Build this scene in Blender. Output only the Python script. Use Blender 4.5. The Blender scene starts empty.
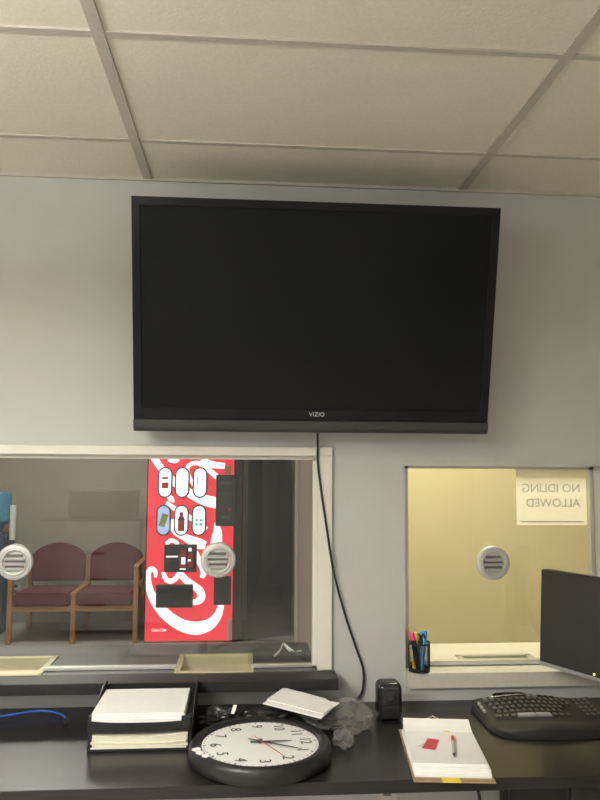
import bpy, bmesh, math, random
from mathutils import Vector, Matrix, Euler, noise
random.seed(7)
PI = math.pi
C = bpy.context.scene.collection
sc = bpy.context.scene

# ------------------------------------------------------------------ materials
def mat(name, col, rough=.5, metal=0, var=.06, scale=30, bump=0, bscale=200, coat=0, spec=.5,
        emit=None, estr=0, stretch=None):
    m = bpy.data.materials.new(name); m.use_nodes = True
    nt = m.node_tree; N = nt.nodes; b = N['Principled BSDF']
    b.inputs['Roughness'].default_value = rough
    b.inputs['Metallic'].default_value = metal
    b.inputs['Specular IOR Level'].default_value = spec
    b.inputs['Coat Weight'].default_value = coat
    b.inputs['Coat Roughness'].default_value = .12
    tc = N.new('ShaderNodeTexCoord'); src = tc.outputs['Object']
    if stretch:
        mp = N.new('ShaderNodeMapping'); mp.inputs['Scale'].default_value = stretch
        nt.links.new(src, mp.inputs['Vector']); src = mp.outputs['Vector']
    nz = N.new('ShaderNodeTexNoise'); nz.inputs['Scale'].default_value = scale
    nz.inputs['Detail'].default_value = 4
    nt.links.new(src, nz.inputs['Vector'])
    cr = N.new('ShaderNodeValToRGB')
    cr.color_ramp.elements[0].position = .3; cr.color_ramp.elements[1].position = .7
    cr.color_ramp.elements[0].color = tuple(c*(1-var) for c in col)+(1,)
    cr.color_ramp.elements[1].color = tuple(min(1, c*(1+var)) for c in col)+(1,)
    nt.links.new(nz.outputs['Fac'], cr.inputs['Fac'])
    nt.links.new(cr.outputs['Color'], b.inputs['Base Color'])
    if bump:
        n2 = N.new('ShaderNodeTexNoise'); n2.inputs['Scale'].default_value = bscale
        n2.inputs['Detail'].default_value = 3
        nt.links.new(src, n2.inputs['Vector'])
        bp = N.new('ShaderNodeBump'); bp.inputs['Strength'].default_value = bump
        bp.inputs['Distance'].default_value = .004
        nt.links.new(n2.outputs['Fac'], bp.inputs['Height'])
        nt.links.new(bp.outputs['Normal'], b.inputs['Normal'])
    if emit:
        b.inputs['Emission Color'].default_value = tuple(emit)+(1,)
        b.inputs['Emission Strength'].default_value = estr
    return m

def glass_mat(name, tint=(.93, .95, .93), gain=1.0):
    m = bpy.data.materials.new(name); m.use_nodes = True
    nt = m.node_tree; N = nt.nodes; N.remove(N['Principled BSDF'])
    out = N['Material Output']
    tr = N.new('ShaderNodeBsdfTransparent'); tr.inputs['Color'].default_value = tint+(1,)
    gl = N.new('ShaderNodeBsdfGlossy'); gl.inputs['Roughness'].default_value = .015
    gl.inputs['Color'].default_value = (gain, gain, gain, 1)
    fr = N.new('ShaderNodeFresnel'); ge = N.new('ShaderNodeNewGeometry')
    mr = N.new('ShaderNodeMapRange'); mr.inputs['To Min'].default_value = 1.5; mr.inputs['To Max'].default_value = 1/1.5
    nt.links.new(ge.outputs['Backfacing'], mr.inputs['Value']); nt.links.new(mr.outputs['Result'], fr.inputs['IOR'])
    mx = N.new('ShaderNodeMixShader')
    nt.links.new(fr.outputs['Fac'], mx.inputs['Fac'])
    nt.links.new(tr.outputs[0], mx.inputs[1]); nt.links.new(gl.outputs[0], mx.inputs[2])
    nt.links.new(mx.outputs[0], out.inputs['Surface'])
    return m

def paper_thin(name, col):
    m = mat(name, col, .85, var=.01); nt = m.node_tree; N = nt.nodes
    t = N.new('ShaderNodeBsdfTranslucent'); t.inputs['Color'].default_value = (.95, .92, .86, 1)
    mx = N.new('ShaderNodeMixShader'); mx.inputs['Fac'].default_value = .8
    nt.links.new(N['Principled BSDF'].outputs[0], mx.inputs[1]); nt.links.new(t.outputs[0], mx.inputs[2])
    nt.links.new(mx.outputs[0], N['Material Output'].inputs['Surface'])
    return m

def film_mat(name, col, mixf):
    m = bpy.data.materials.new(name); m.use_nodes = True
    nt = m.node_tree; N = nt.nodes; b = N['Principled BSDF']; out = N['Material Output']
    b.inputs['Base Color'].default_value = col+(1,); b.inputs['Roughness'].default_value = .22
    nz = N.new('ShaderNodeTexNoise'); nz.inputs['Scale'].default_value = 60
    tc = N.new('ShaderNodeTexCoord'); nt.links.new(tc.outputs['Object'], nz.inputs['Vector'])
    mr = N.new('ShaderNodeMapRange'); mr.inputs['To Min'].default_value = mixf-.12; mr.inputs['To Max'].default_value = mixf+.12
    nt.links.new(nz.outputs['Fac'], mr.inputs['Value'])
    tr = N.new('ShaderNodeBsdfTransparent'); mx = N.new('ShaderNodeMixShader')
    nt.links.new(mr.outputs['Result'], mx.inputs['Fac'])
    nt.links.new(tr.outputs[0], mx.inputs[1]); nt.links.new(b.outputs[0], mx.inputs[2])
    nt.links.new(mx.outputs[0], out.inputs['Surface'])
    return m

M = {}
M['wall'] = mat('grey wall paint', (.515, .515, .48), .75, var=.02, scale=6, bump=.15, bscale=160)
M['wall_waiting'] = mat('taupe wall paint', (.40, .36, .31), .8, var=.03, scale=5, bump=.1)
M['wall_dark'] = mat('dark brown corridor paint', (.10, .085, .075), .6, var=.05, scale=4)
M['wall_tan'] = mat('tan wall paint', (.62, .55, .35), .8, var=.02, scale=4, bump=.1)
M['tile'] = mat('acoustic ceiling tile', (.78, .72, .615), .95, var=.04, scale=90, bump=.22, bscale=140)
M['tbar'] = mat('ceiling grid bar', (.52, .47, .40), .6, var=.05, scale=40)
M['floor'] = mat('vinyl floor', (.50, .46, .41), .45, var=.08, scale=8)
M['floor_waiting'] = mat('grey waiting room floor', (.40, .38, .35), .35, var=.15, scale=3)
M['trim'] = mat('off white trim paint', (.74, .71, .63), .5, var=.02, scale=10)
M['cream'] = mat('cream door trim', (.82, .75, .58), .55, var=.03, scale=10)
M['desk'] = mat('black woodgrain laminate', (.022, .020, .019), .27, var=.25, scale=10, stretch=(.6, 14, 14), bump=.06, bscale=30, spec=.31)
M['ledge'] = mat('black counter laminate', (.026, .025, .024), .4, var=.2, scale=20, spec=.3)
M['counter_reflection'] = mat('black counter laminate with reflection painted grey', (.115, .11, .105), .4, var=.15, scale=160)  # black laminate; its reflection on the waiting side is painted in as grey
M['sill'] = mat('pale laminate sill', (.62, .58, .49), .45, var=.04, scale=60)
M['alu'] = mat('brushed aluminium', (.62, .60, .56), .38, metal=.7, var=.06, scale=30, stretch=(1, 30, 30))
M['grille'] = mat('satin aluminium grille', (.58, .56, .53), .45, metal=.25, var=.05, scale=60)
M['slot'] = mat('dark louver slot', (.16, .15, .14), .6, var=.1)
M['brass'] = mat('brushed brass tray', (.74, .66, .44), .4, metal=.25, var=.06, scale=20, stretch=(1, 30, 1))
M['steel'] = mat('stainless steel', (.55, .53, .48), .35, metal=.8, var=.05, scale=20, stretch=(1, 30, 1))
M['chrome'] = mat('chrome', (.8, .8, .8), .15, metal=1, var=.02)
M['tvbody'] = mat('black television plastic', (.010, .010, .011), .35, var=.1, spec=.2)
M['tvscreen'] = mat('dark glossy screen', (.008, .009, .010), .15, var=.05, scale=3, spec=.16)
M['tvbar'] = mat('charcoal speaker bar', (.040, .040, .039), .38, var=.1, scale=200)
M['logo_silver'] = mat('silver lettering', (.62, .62, .6), .4, metal=.2, var=.02)
M['black'] = mat('black plastic', (.016, .015, .015), .4, var=.15, scale=60)
M['blackgloss'] = mat('glossy black plastic', (.018, .017, .017), .22, var=.1)
M['blackmesh'] = mat('black wire mesh', (.03, .028, .027), .45, metal=.4, var=.1)
M['rubber'] = mat('black cord rubber', (.02, .02, .02), .55, var=.1)
M['blue_cord'] = mat('blue cable jacket', (.03, .10, .50), .4, var=.08)
M['paper'] = mat('white paper', (.92, .905, .87), .85, var=.02, scale=40)
M['paper_cream'] = mat('cream paper', (.80, .76, .60), .85, var=.04, scale=40)
M['clock_face'] = mat('white clock dial', (.88, .87, .84), .5, var=.01)
M['ink'] = mat('dark grey ink', (.05, .05, .05), .6, var=.05)
M['ink_faint'] = mat('faint grey ink', (.66, .64, .60), .8, var=.05)
M['ink_blue'] = mat('faint blue ink', (.42, .48, .50), .8, var=.05)
M['red'] = mat('red plastic', (.62, .03, .05), .45, var=.05)
M['redcard'] = mat('red card', (.62, .06, .09), .7, var=.08)
M['yellow'] = mat('yellow paper', (.85, .66, .08), .75, var=.03)
M['kraft'] = mat('brown hardboard', (.36, .23, .12), .6, var=.15, scale=60)
M['pink'] = mat('pink plastic', (.80, .06, .22), .4, var=.03)
M['yel_pl'] = mat('yellow plastic', (.90, .62, .04), .4, var=.03)
M['blue_pl'] = mat('blue plastic', (.03, .28, .68), .4, var=.03)
M['pen_clear'] = mat('grey translucent pen barrel', (.62, .60, .58), .3, var=.05)
M['wood'] = mat('oak chair wood', (.42, .20, .075), .45, var=.2, scale=18, stretch=(6, 6, 1))
M['burgundy'] = mat('burgundy upholstery', (.13, .020, .032), .85, var=.12, scale=80, bump=.3)
M['copier'] = mat('light grey copier plastic', (.66, .65, .62), .5, var=.03)
M['copier_dark'] = mat('dark grey copier plastic', (.10, .10, .10), .5, var=.05)
M['key'] = mat('black key cap', (.030, .029, .029), .32, var=.1)
M['keysilver'] = mat('grey key cap', (.30, .30, .30), .35, metal=.3, var=.05)
M['kbbody'] = mat('black keyboard plastic', (.020, .019, .019), .42, var=.1, spec=.16)
M['monbezel'] = mat('silver monitor strip', (.45, .45, .46), .35, metal=.5, var=.04)
M['monscreen'] = mat('matte dark monitor screen', (.030, .028, .026), .5, var=.05)
M['led'] = mat('amber power light', (.9, .4, .05), .4, emit=(1, .45, .05), estr=6)
M['outlet'] = mat('ivory outlet plastic', (.65, .62, .56), .5, var=.02)
M['water'] = mat('blue water bottle plastic', (.10, .30, .50), .15, var=.1)
M['cooler'] = mat('navy cooler plastic', (.04, .06, .11), .45, var=.1)
M['cup_tube'] = mat('white cup tube', (.75, .75, .72), .5, var=.03)
M['vend_body'] = mat('black vending cabinet', (.03, .028, .03), .45, var=.1)
M['vend_red'] = mat('backlit red panel', (.60, .02, .04), .3, var=.03, emit=(.76, .036, .058), estr=1.0)
M['vend_white'] = mat('backlit white lettering', (.8, .8, .8), .3, var=.01, emit=(1, .95, .95), estr=1.1)
M['vend_button'] = mat('backlit selection button', (.8, .8, .8), .3, var=.01, emit=(1, .98, 1), estr=1.5)
M['vend_blue'] = mat('backlit pale blue button', (.4, .5, .7), .3, var=.1, emit=(.35, .45, .75), estr=.8)
M['vend_ring'] = mat('dark button surround', (.06, .06, .07), .4, var=.1)
M['vend_dark'] = mat('charcoal vending panel', (.05, .045, .05), .35, var=.15)
M['vend_pic_red'] = mat('printed red picture', (.55, .03, .06), .5, var=.1)
M['vend_pic_green'] = mat('printed green picture', (.35, .42, .10), .5, var=.1)
M['vend_pic_teal'] = mat('printed teal picture', (.15, .62, .62), .5, var=.1, emit=(.2, .7, .7), estr=.4)
M['vend_orange'] = mat('orange sticker', (.65, .30, .16), .5, var=.1)
M['lamp'] = mat('lamp diffuser', (.9, .9, .85), .5, var=.01, emit=(1, .93, .80), estr=4)
M['lampframe'] = mat('white lamp frame', (.75, .74, .7), .5, var=.02)
M['glass'] = glass_mat('window glass')
M['paper_sign'] = paper_thin('thin sign paper', (.86, .84, .79))
M['film'] = film_mat('crumpled clear film', (.36, .34, .32), .30)
M['blackfilm'] = mat('black crumpled film', (.02, .019, .019), .35, var=.2)

# ------------------------------------------------------------------ mesh builder
def wloc(o):
    v = Vector((0, 0, 0))
    while o is not None:
        v += Vector(o.location); o = o.parent
    return v

class MB:
    def __init__(s): s.bm = bmesh.new()
    def _merge(s, b):
        me = bpy.data.meshes.new('tmp'); b.to_mesh(me); b.free(); s.bm.from_mesh(me); bpy.data.meshes.remove(me); return s
    def box(s, lo, hi, bev=0, seg=2, rot=None, piv=None):
        b = bmesh.new(); bmesh.ops.create_cube(b, size=1)
        lo, hi = Vector(lo), Vector(hi); c = (lo+hi)/2; d = hi-lo
        for v in b.verts: v.co = Vector((v.co.x*d.x, v.co.y*d.y, v.co.z*d.z))
        if bev: bmesh.ops.bevel(b, geom=b.edges[:], offset=bev, segments=seg, affect='EDGES', profile=.5)
        if rot is not None:
            R = Euler(rot).to_matrix(); p = Vector(piv) if piv is not None else c
            for v in b.verts: v.co = R @ (v.co + c - p) + p
        else:
            for v in b.verts: v.co += c
        return s._merge(b)
    def hexa(s, pts, bev=0):      # 8 corners: bottom ring 4, top ring 4
        b = bmesh.new(); vs = [b.verts.new(p) for p in pts]
        for f in ((3,2,1,0),(4,5,6,7),(0,1,5,4),(1,2,6,5),(2,3,7,6),(3,0,4,7)): b.faces.new([vs[i] for i in f])
        bmesh.ops.recalc_face_normals(b, faces=b.faces)
        if bev: bmesh.ops.bevel(b, geom=b.edges[:], offset=bev, segments=2, affect='EDGES')
        return s._merge(b)
    def tube(s, pts, r, seg=10, caps=True):
        pts = [Vector(p) for p in pts]; rs = r if isinstance(r, (list, tuple)) else [r]*len(pts)
        b = bmesh.new(); rings = []; prev = None
        for i, p in enumerate(pts):
            t = (pts[min(i+1, len(pts)-1)]-pts[max(i-1, 0)]).normalized()
            if prev is None:
                a = t.cross(Vector((0, 0, 1)));
                if a.length < .05: a = t.cross(Vector((1, 0, 0)))
            else: a = prev - t*prev.dot(t)
            a.normalize(); prev = a; c = t.cross(a)
            rings.append([b.verts.new(p + rs[i]*(a*math.cos(2*PI*k/seg)+c*math.sin(2*PI*k/seg))) for k in range(seg)])
        for A, B in zip(rings, rings[1:]):
            for k in range(seg): b.faces.new((A[k], A[(k+1) % seg], B[(k+1) % seg], B[k]))
        if caps: b.faces.new(rings[0]); b.faces.new(rings[-1])
        bmesh.ops.recalc_face_normals(b, faces=b.faces)
        return s._merge(b)
    def lathe(s, prof, c=(0, 0, 0), seg=48, axis='z', cap=True):
        b = bmesh.new(); c = Vector(c); rings = []
        for r, z in prof:
            ring = []
            for k in range(seg):
                a = 2*PI*k/seg; p = (r*math.cos(a), r*math.sin(a), z)
                if axis == 'y': p = (p[0], z, p[1])
                if axis == 'x': p = (z, p[0], p[1])
                ring.append(b.verts.new(c+Vector(p)))
            rings.append(ring)
        for A, B in zip(rings, rings[1:]):
            for k in range(seg): b.faces.new((A[k], A[(k+1) % seg], B[(k+1) % seg], B[k]))
        if cap: b.faces.new(rings[0]); b.faces.new(rings[-1])
        bmesh.ops.recalc_face_normals(b, faces=b.faces)
        return s._merge(b)
    def prism(s, poly, a0, a1, axis='y', bev=0):
        b = bmesh.new()
        def P(u, v, w):
            return {'y': (u, w, v), 'z': (u, v, w), 'x': (w, u, v)}[axis]
        A = [b.verts.new(P(u, v, a0)) for u, v in poly]; B = [b.verts.new(P(u, v, a1)) for u, v in poly]
        b.faces.new(A); b.faces.new(B); n = len(poly)
        for k in range(n): b.faces.new((A[k], A[(k+1) % n], B[(k+1) % n], B[k]))
        bmesh.ops.recalc_face_normals(b, faces=b.faces)
        if bev: bmesh.ops.bevel(b, geom=b.edges[:], offset=bev, segments=2, affect='EDGES')
        return s._merge(b)
    def mesh(s, me, mx=None):
        b = bmesh.new(); b.from_mesh(me)
        if mx is not None: bmesh.ops.transform(b, matrix=mx, verts=b.verts)
        return s._merge(b)
    def grid(s, P, th=0):        # P[i][j] grid of points; th = sheet thickness (offset along -z)
        b = bmesh.new(); V = [[b.verts.new(p) for p in row] for row in P]
        for i in range(len(V)-1):
            for j in range(len(V[0])-1): b.faces.new((V[i][j], V[i+1][j], V[i+1][j+1], V[i][j+1]))
        if th:
            W = [[b.verts.new(Vector(p)-Vector((0, 0, th))) for p in row] for row in P]
            n, m = len(V)-1, len(V[0])-1
            for i in range(n):
                for j in range(m): b.faces.new((W[i][j+1], W[i+1][j+1], W[i+1][j], W[i][j]))
            for i in range(n):
                b.faces.new((V[i+1][0], V[i][0], W[i][0], W[i+1][0])); b.faces.new((V[i][m], V[i+1][m], W[i+1][m], W[i][m]))
            for j in range(m):
                b.faces.new((V[0][j], V[0][j+1], W[0][j+1], W[0][j])); b.faces.new((V[n][j+1], V[n][j], W[n][j], W[n][j+1]))
        bmesh.ops.recalc_face_normals(b, faces=b.faces)
        return s._merge(b)
    def build(s, name, m, parent=None, loc=None, smooth=50, local=False):
        me = bpy.data.meshes.new(name)
        off = Vector((0, 0, 0))
        if parent is not None and not local: off = wloc(parent)
        if loc is not None: off = off + (Vector(loc) if parent is None or local else Vector((0, 0, 0)))
        if not (local and loc is None):
            for v in s.bm.verts: v.co -= off
        s.bm.to_mesh(me); s.bm.free()
        me.materials.append(m)
        if smooth:
            me.polygons.foreach_set('use_smooth', [True]*len(me.polygons))
            try: me.set_sharp_from_angle(angle=math.radians(smooth))
            except Exception: pass
        o = bpy.data.objects.new(name, me); C.objects.link(o)
        if smooth:
            wn = o.modifiers.new('weighted', 'WEIGHTED_NORMAL'); wn.keep_sharp = True
        if parent is not None: o.parent = parent
        elif loc is not None: o.location = loc
        return o

def tag(o, label=None, cat=None, group=None, kind=None):
    if label: o['label'] = label
    if cat: o['category'] = cat
    if group: o['group'] = group
    if kind: o['kind'] = kind
    return o
def thing(name, loc, label, cat, group=None, rz=0):
    o = bpy.data.objects.new(name, None); C.objects.link(o); o.location = loc; o.rotation_euler = (0, 0, rz)
    o.empty_display_size = .05
    return tag(o, label, cat, group)
def struct(name, mb, m, parent=None, label=None):
    o = mb.build(name, m, parent, smooth=0)
    if parent is None: o['kind'] = 'structure'
    if label: o['label'] = label
    return o
def spline(pts, n=8):
    out = []; P = [Vector(p) for p in pts]; P = [P[0]*2-P[1]]+P+[P[-1]*2-P[-2]]
    for i in range(1, len(P)-2):
        for k in range(n):
            t = k/n; a, b, c, d = P[i-1:i+3]
            out.append(.5*((2*b)+(c-a)*t+(2*a-5*b+4*c-d)*t*t+(3*b-a-3*c+d)*t**3))
    out.append(P[-2]); return out
def text_mesh(txt, size=1, ext=.001, shear=0, space=1.0, bold=0):
    cu = bpy.data.curves.new('txt', 'FONT'); cu.body = txt; cu.size = size; cu.extrude = ext
    cu.align_x = 'CENTER'; cu.align_y = 'CENTER'; cu.shear = shear; cu.space_character = space; cu.offset = bold
    cu.resolution_u = 3
    o = bpy.data.objects.new('txt', cu); C.objects.link(o)
    dg = bpy.context.evaluated_depsgraph_get(); me = bpy.data.meshes.new_from_object(o.evaluated_get(dg))
    bpy.data.objects.remove(o); return me

# ------------------------------------------------------------------ setting
ZC = 2.697
WT = .12                                   # wall thickness
w = MB()                                   # service-window wall with its two openings
w.box((-3.0, 0, 0), (-1.25, WT, ZC)); w.box((.273, 0, 0), (.602, WT, ZC)); w.box((1.37, 0, 0), (3.0, WT, ZC))
w.box((-1.25, 0, 1.652), (.273, WT, ZC)); w.box((.602, 0, 1.618), (1.37, WT, ZC))
w.box((-1.25, 0, 0), (.273, WT, .83)); w.box((.602, 0, 0), (1.37, WT, .80))
struct('wall_front', w, M['wall'])
struct('wall_left', MB().box((-3.12, -6.5, 0), (-3.0, WT, ZC)), M['wall'])
struct('wall_right', MB().box((3.0, -6.5, 0), (3.12, WT, ZC)), M['wall'])
struct('wall_rear', MB().box((-3.12, -6.62, 0), (3.12, -6.5, ZC)), M['wall'])
struct('floor', MB().box((-3.2, -6.7, -.1), (3.2, .06, 0)), M['floor'])
# waiting side
struct('floor_waiting', MB().box((-3.2, .06, -.1), (3.2, 10, 0)), M['floor_waiting'])
struct('wall_waiting_back', MB().box((-3.2, 5.0, 0), (.035, 5.12, ZC)), M['wall_waiting'])
struct('wall_waiting_left', MB().box((-3.2, WT, 0), (-3.08, 5.0, ZC)), M['wall_waiting'])
struct('wall_waiting_right', MB().box((.50, WT, 0), (.58, 4.1, ZC)), M['wall_waiting'])
struct('wall_corridor_right', MB().box((.484, 4.1, 0), (.62, 10, ZC)), M['wall_waiting'])
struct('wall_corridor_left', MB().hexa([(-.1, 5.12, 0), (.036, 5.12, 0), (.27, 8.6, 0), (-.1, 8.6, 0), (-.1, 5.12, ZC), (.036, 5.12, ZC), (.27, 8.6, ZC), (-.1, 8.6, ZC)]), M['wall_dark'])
struct('wall_corridor_end', MB().box((-.2, 9.6, 0), (.7, 9.7, ZC)), M['wall_waiting'])
struct('trim_1', MB().box((.474, 4.07, 0), (.524, 4.098, 2.1), bev=.004), M['cream'])
# drive-up side
struct('wall_vestibule_back', MB().box((.58, 1.75, 0), (3.0, 1.85, ZC)), M['wall_tan'])
struct('wall_vestibule_left', MB().box((.58, WT, 0), (.62, 1.75, ZC)), M['wall_tan'])
struct('wall_vestibule_right', MB().box((2.9, WT, 0), (3.0, 1.75, ZC)), M['wall_tan'])
# ceiling tiles with exposed grid
YB, CW, CD, X1 = -.332, 1.2192, .6096, -.3832
cb = MB(); cb.box((-3.2, -6.7, ZC+.006), (3.2, 10, ZC+.1))
struct('ceiling', cb, M['tile'])
g = MB()
for k in range(-2, 4):
    x = X1+k*CW
    g.box((x-.016, -6.5, ZC-.001), (x+.016, 0, ZC+.007))
for k in range(11):
    y = YB-k*CD
    g.box((-3.0, y-.010, ZC+.0005), (3.0, y+.010, ZC+.007))
struct('trim_2', g, M['tbar'])
struct('trim_3', MB().box((-3.0, -.012, ZC-.006), (3.0, -.0005, ZC+.006)), M['tbar'])

# left service window: casing, pane
wf = MB()
wf.box((-1.31, -.016, 1.65), (.326, 0, 1.684), bev=.003); wf.box((.272, -.016, .873), (.326, 0, 1.65), bev=.003)
wf.box((-1.31, -.016, .873), (-1.25, 0, 1.65), bev=.003)
wf.box((-1.25, .02, 1.636), (.273, .07, 1.654)); wf.box((.258, .02, .88), (.275, .07, 1.64))
wf.box((-1.25, .02, .88), (-1.235, .07, 1.64))
win = struct('window_1', wf, M['trim'], label='white framed service window with open view of waiting room')
MB().box((-1.236, .037, .886), (.259, .043, 1.637)).build('pane', M['glass'], win, smooth=0)
tr = MB()
for a, b in ((-1.236, -1.0), (-.72, -.24), (.032, .259)): tr.box((a, .03, .8715), (b, .05, .886), bev=.002)
tr.build('glass_channel', M['alu'], win)
# right service window
wf = MB()
wf.box((.603, .06, .875), (.629, .10, 1.617)); wf.box((1.355, .06, .875), (1.369, .10, 1.617)); wf.box((.603, .06, 1.606), (1.369, .10, 1.617))
win2 = struct('window_2', wf, M['alu'], label='aluminium framed service window looking onto a tan wall')
MB().box((.628, .077, .876), (1.357, .083, 1.608)).build('pane', M['glass'], win2, smooth=0)
MB().box((.603, .066, .8605), (1.369, .094, .878), bev=.002).build('glass_channel', M['alu'], win2)

# ------------------------------------------------------------------ service counters
tA = (-.99, -.72); tB = (-.235, .03); ty = (-.012, .222)
lc = thing('service_counter', (-.45, 0, .83), 'long black counter ledge running through the left window', 'counter')
cb = MB(); z0, z1 = .832, .8705
for a, b in ((-1.249, tA[0]), (tA[1], tB[0]), (tB[1], .272)): cb.box((a, ty[0], z0), (b, ty[1], z1))
cb.box((-1.249, ty[1], z0), (.272, .41, z1))
cb.build('outer_top', M['counter_reflection'], lc, smooth=0)
cf = MB(); cf.box((-1.45, -.12, z0), (.337, ty[0]-.0005, z1), bev=.003); cf.build('inner_ledge', M['ledge'], lc)

def deal_tray(x0, x1, y0, y1, z, m, name, label, group=None, depth=.036):
    t = thing(name, ((x0+x1)/2, (y0+y1)/2, z), label, 'tray', group)
    mb = MB(); n = 16; P = []; ww = .018
    for i in range(n+1):
        f = i/n; y = y0+.006+(y1-y0-.012)*f; zz = z-depth*(1-abs(2*f-1)**2.6)+.003
        P.append([(x0+.006, y, zz), (x1-.006, y, zz)])
    mb.grid(P, th=.0015)
    mb.build('scoop', m, t, smooth=60)
    fl = MB()
    for a in ((x0-.012, y0-.012, x1+.012, y0+.008), (x0-.012, y1-.008, x1+.012, y1+.012), (x0-.012, y0, x0+.008, y1), (x1-.008, y0, x1+.012, y1)):
        fl.box((a[0], a[1], z+.0008), (a[2], a[3], z+.0042))
    for xx in (x0+.004, x1-.006):     # end walls of the scoop
        poly = [(p[0][1], p[0][2]-.0015) for p in P]; poly += [(y1-.004, z+.003), (y0+.004, z+.003)]
        fl.prism(poly, xx, xx+.002, axis='x')
    fl.build('flange', m, t)
    return t
deal_tray(tA[0]+.002, tA[1]-.002, ty[0]+.002, ty[1]-.002, z1, M['brass'], 'deal_tray', 'brass deal tray in the counter below the seats', 'brass deal trays')
deal_tray(tB[0]+.002, tB[1]-.002, ty[0]+.002, ty[1]-.002, z1, M['brass'], 'deal_tray', 'brass deal tray in the counter below the red drink machine', 'brass deal trays')

rc = thing('window_sill_counter', (.98, 0, .80), 'pale laminate sill and counter running through the right window', 'counter')
rb = MB(); gx = (.86, 1.145); gy = (.10, .205)
rb.box((.608, -.022, .803), (1.368, 0, .858), bev=.002); rb.box((.604, 0, .803), (1.368, gy[0], .858))
for a, b in ((.625, gx[0]), (gx[1], 2.2)): rb.box((a, gy[0], .815), (b, gy[1], .858))
rb.box((.625, gy[1], .815), (2.2, .41, .858)); rb.box((.625, .39, .0), (2.2, .41, .815))
rb.build('countertop', M['sill'], rc, smooth=0)
deal_tray(gx[0]+.002, gx[1]-.002, gy[0]+.002, gy[1]-.002, .858, M['steel'], 'deal_tray', 'steel deal tray in the pale counter outside the right window')

# ------------------------------------------------------------------ speaking grilles
def grille(x, y, z, label):
    t = thing('speaking_grille', (x, y, z), label, 'grille', 'round speaking grilles in the windows')
    R = .065
    MB().lathe([(.001, -.008), (.040, -.008), (.041, -.017), (.045, -.019), (.046, -.014), (.049, -.013), (.051, -.016), (.060, -.015), (R, -.010), (R, 0), (.001, 0)], (x, y, z), axis='y', seg=40).build('flange', M['grille'], t)
    s = MB()
    for k in range(-1, 2):
        zz = z+k*.0185-.006; hw = math.sqrt(max(.0001, .039**2-(zz-z)**2))
        s.box((x-hw, y-.0195, zz-.0040), (x+hw, y-.0095, zz+.0040), rot=(.45, 0, 0), bev=.001)
    s.build('louver', M['grille'], t)
    d = MB()
    for k in range(3):
        zz = z+(k-1)*.0185+.0035; hw = math.sqrt(.037**2-(zz-z)**2)
        d.box((x-hw, y-.0090, zz-.0060), (x+hw, y-.0078, zz+.0060))
    d.build('slot', M['slot'], t)
    MB().lathe([(.001, 0), (.05, 0), (.05, .016), (.001, .016)], (x, y+.007, z), axis='y', seg=32).build('back_flange', M['grille'], t)
grille(-.829, .036, 1.259, 'round metal speaking grille in front of the blue water bottle')
grille(-.095, .036, 1.264, 'round metal speaking grille in front of the red drink machine')
grille(.963, .076, 1.243, 'round metal speaking grille in front of the plain tan wall')

# sign taped to the outside of the right pane
sg = thing('paper_sign', (1.208, .0845, 1.387), 'white no idling allowed paper sign on the right window, seen from behind', 'sign')
MB().box((1.066, .0838, 1.387), (1.352, .0848, 1.6065)).build('sheet', M['paper_sign'], sg)
for t, xx, zz in (('NO', 1.290, 1.530), ('IDLING', 1.164, 1.530), ('ALLOWED', 1.214, 1.472)):
    me = text_mesh(t, .047, .0003, space=.98)
    mx = Matrix.Translation((xx, .0835, zz)) @ Matrix.Rotation(PI, 4, 'Z') @ Matrix.Rotation(PI/2, 4, 'X')
    MB().mesh(me, mx).build('lettering', M['ink_faint'], sg, smooth=0)
MB().box((1.085, .0832, 1.398), (1.338, .0838, 1.402)).build('underline', M['ink_blue'], sg)

# ------------------------------------------------------------------ television, tilted forward on its mount
TV0 = Vector((.243, -.13, 1.7315)); th = math.atan2(.19, .781); H = .804; W = 1.268
tv = thing('television', TV0, 'large black flat television tilted forward on the wall above the windows', 'television')
tv.rotation_euler = (th, 0, 0)
# local frame: x width, z up the screen, -y toward viewer (front at y=0)
b = MB(); b.box((-W/2, .0, .0), (W/2, .05, H), bev=.006); b.box((-.45, .05, .1), (.45, .085, .7), bev=.02); b.build('cabinet', M['tvbody'], tv, local=True)
b = MB(); b.box((-W/2+.028, -.0015, .085), (W/2-.028, .004, H-.028)); b.build('screen', M['tvscreen'], tv, local=True)
bz_ = MB()
bz_.box((-W/2, -.006, .048), (W/2, .002, .086), bev=.002); bz_.box((-W/2, -.006, H-.029), (W/2, .002, H), bev=.002)
bz_.box((-W/2, -.006, .084), (-W/2+.029, .002, H-.026), bev=.002); bz_.box((W/2-.029, -.006, .084), (W/2, .002, H-.026), bev=.002)
bz_.build('bezel', M['tvbody'], tv, local=True)
b = MB(); b.prism([(.0, .002), (-.010, .006), (-.016, .024), (-.012, .044), (.0, .048)], -W/2, W/2, axis='x'); b.build('speaker_bar', M['tvbar'], tv, local=True)
me = text_mesh('VIZIO', .021, .0006, space=1.05)
MB().mesh(me, Matrix.Translation((.010, -.0068, .068)) @ Matrix.Rotation(PI/2, 4, 'X')).build('emblem', M['logo_silver'], tv, local=True)
for xx in (-.23, .23): MB().box((xx-.02, .085, .12), (xx+.02, .11, .68)).build('mount_rail', M['black'], tv, local=True)
wm = MB(); Ri = Euler((th, 0, 0)).to_matrix().transposed()
def L(p): return Ri @ (Vector(p)-TV0)
bm_ = MB(); bm_.box((-.1, -.02, 2.0), (.6, -.001, 2.35)); bm_.box((0, -.17, 2.28), (.03, -.01, 2.31)); bm_.box((.46, -.17, 2.28), (.49, -.01, 2.31))
for v in bm_.bm.verts: v.co = L(v.co)
bm_.build('wall_bracket', M['black'], tv, local=True)

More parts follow.
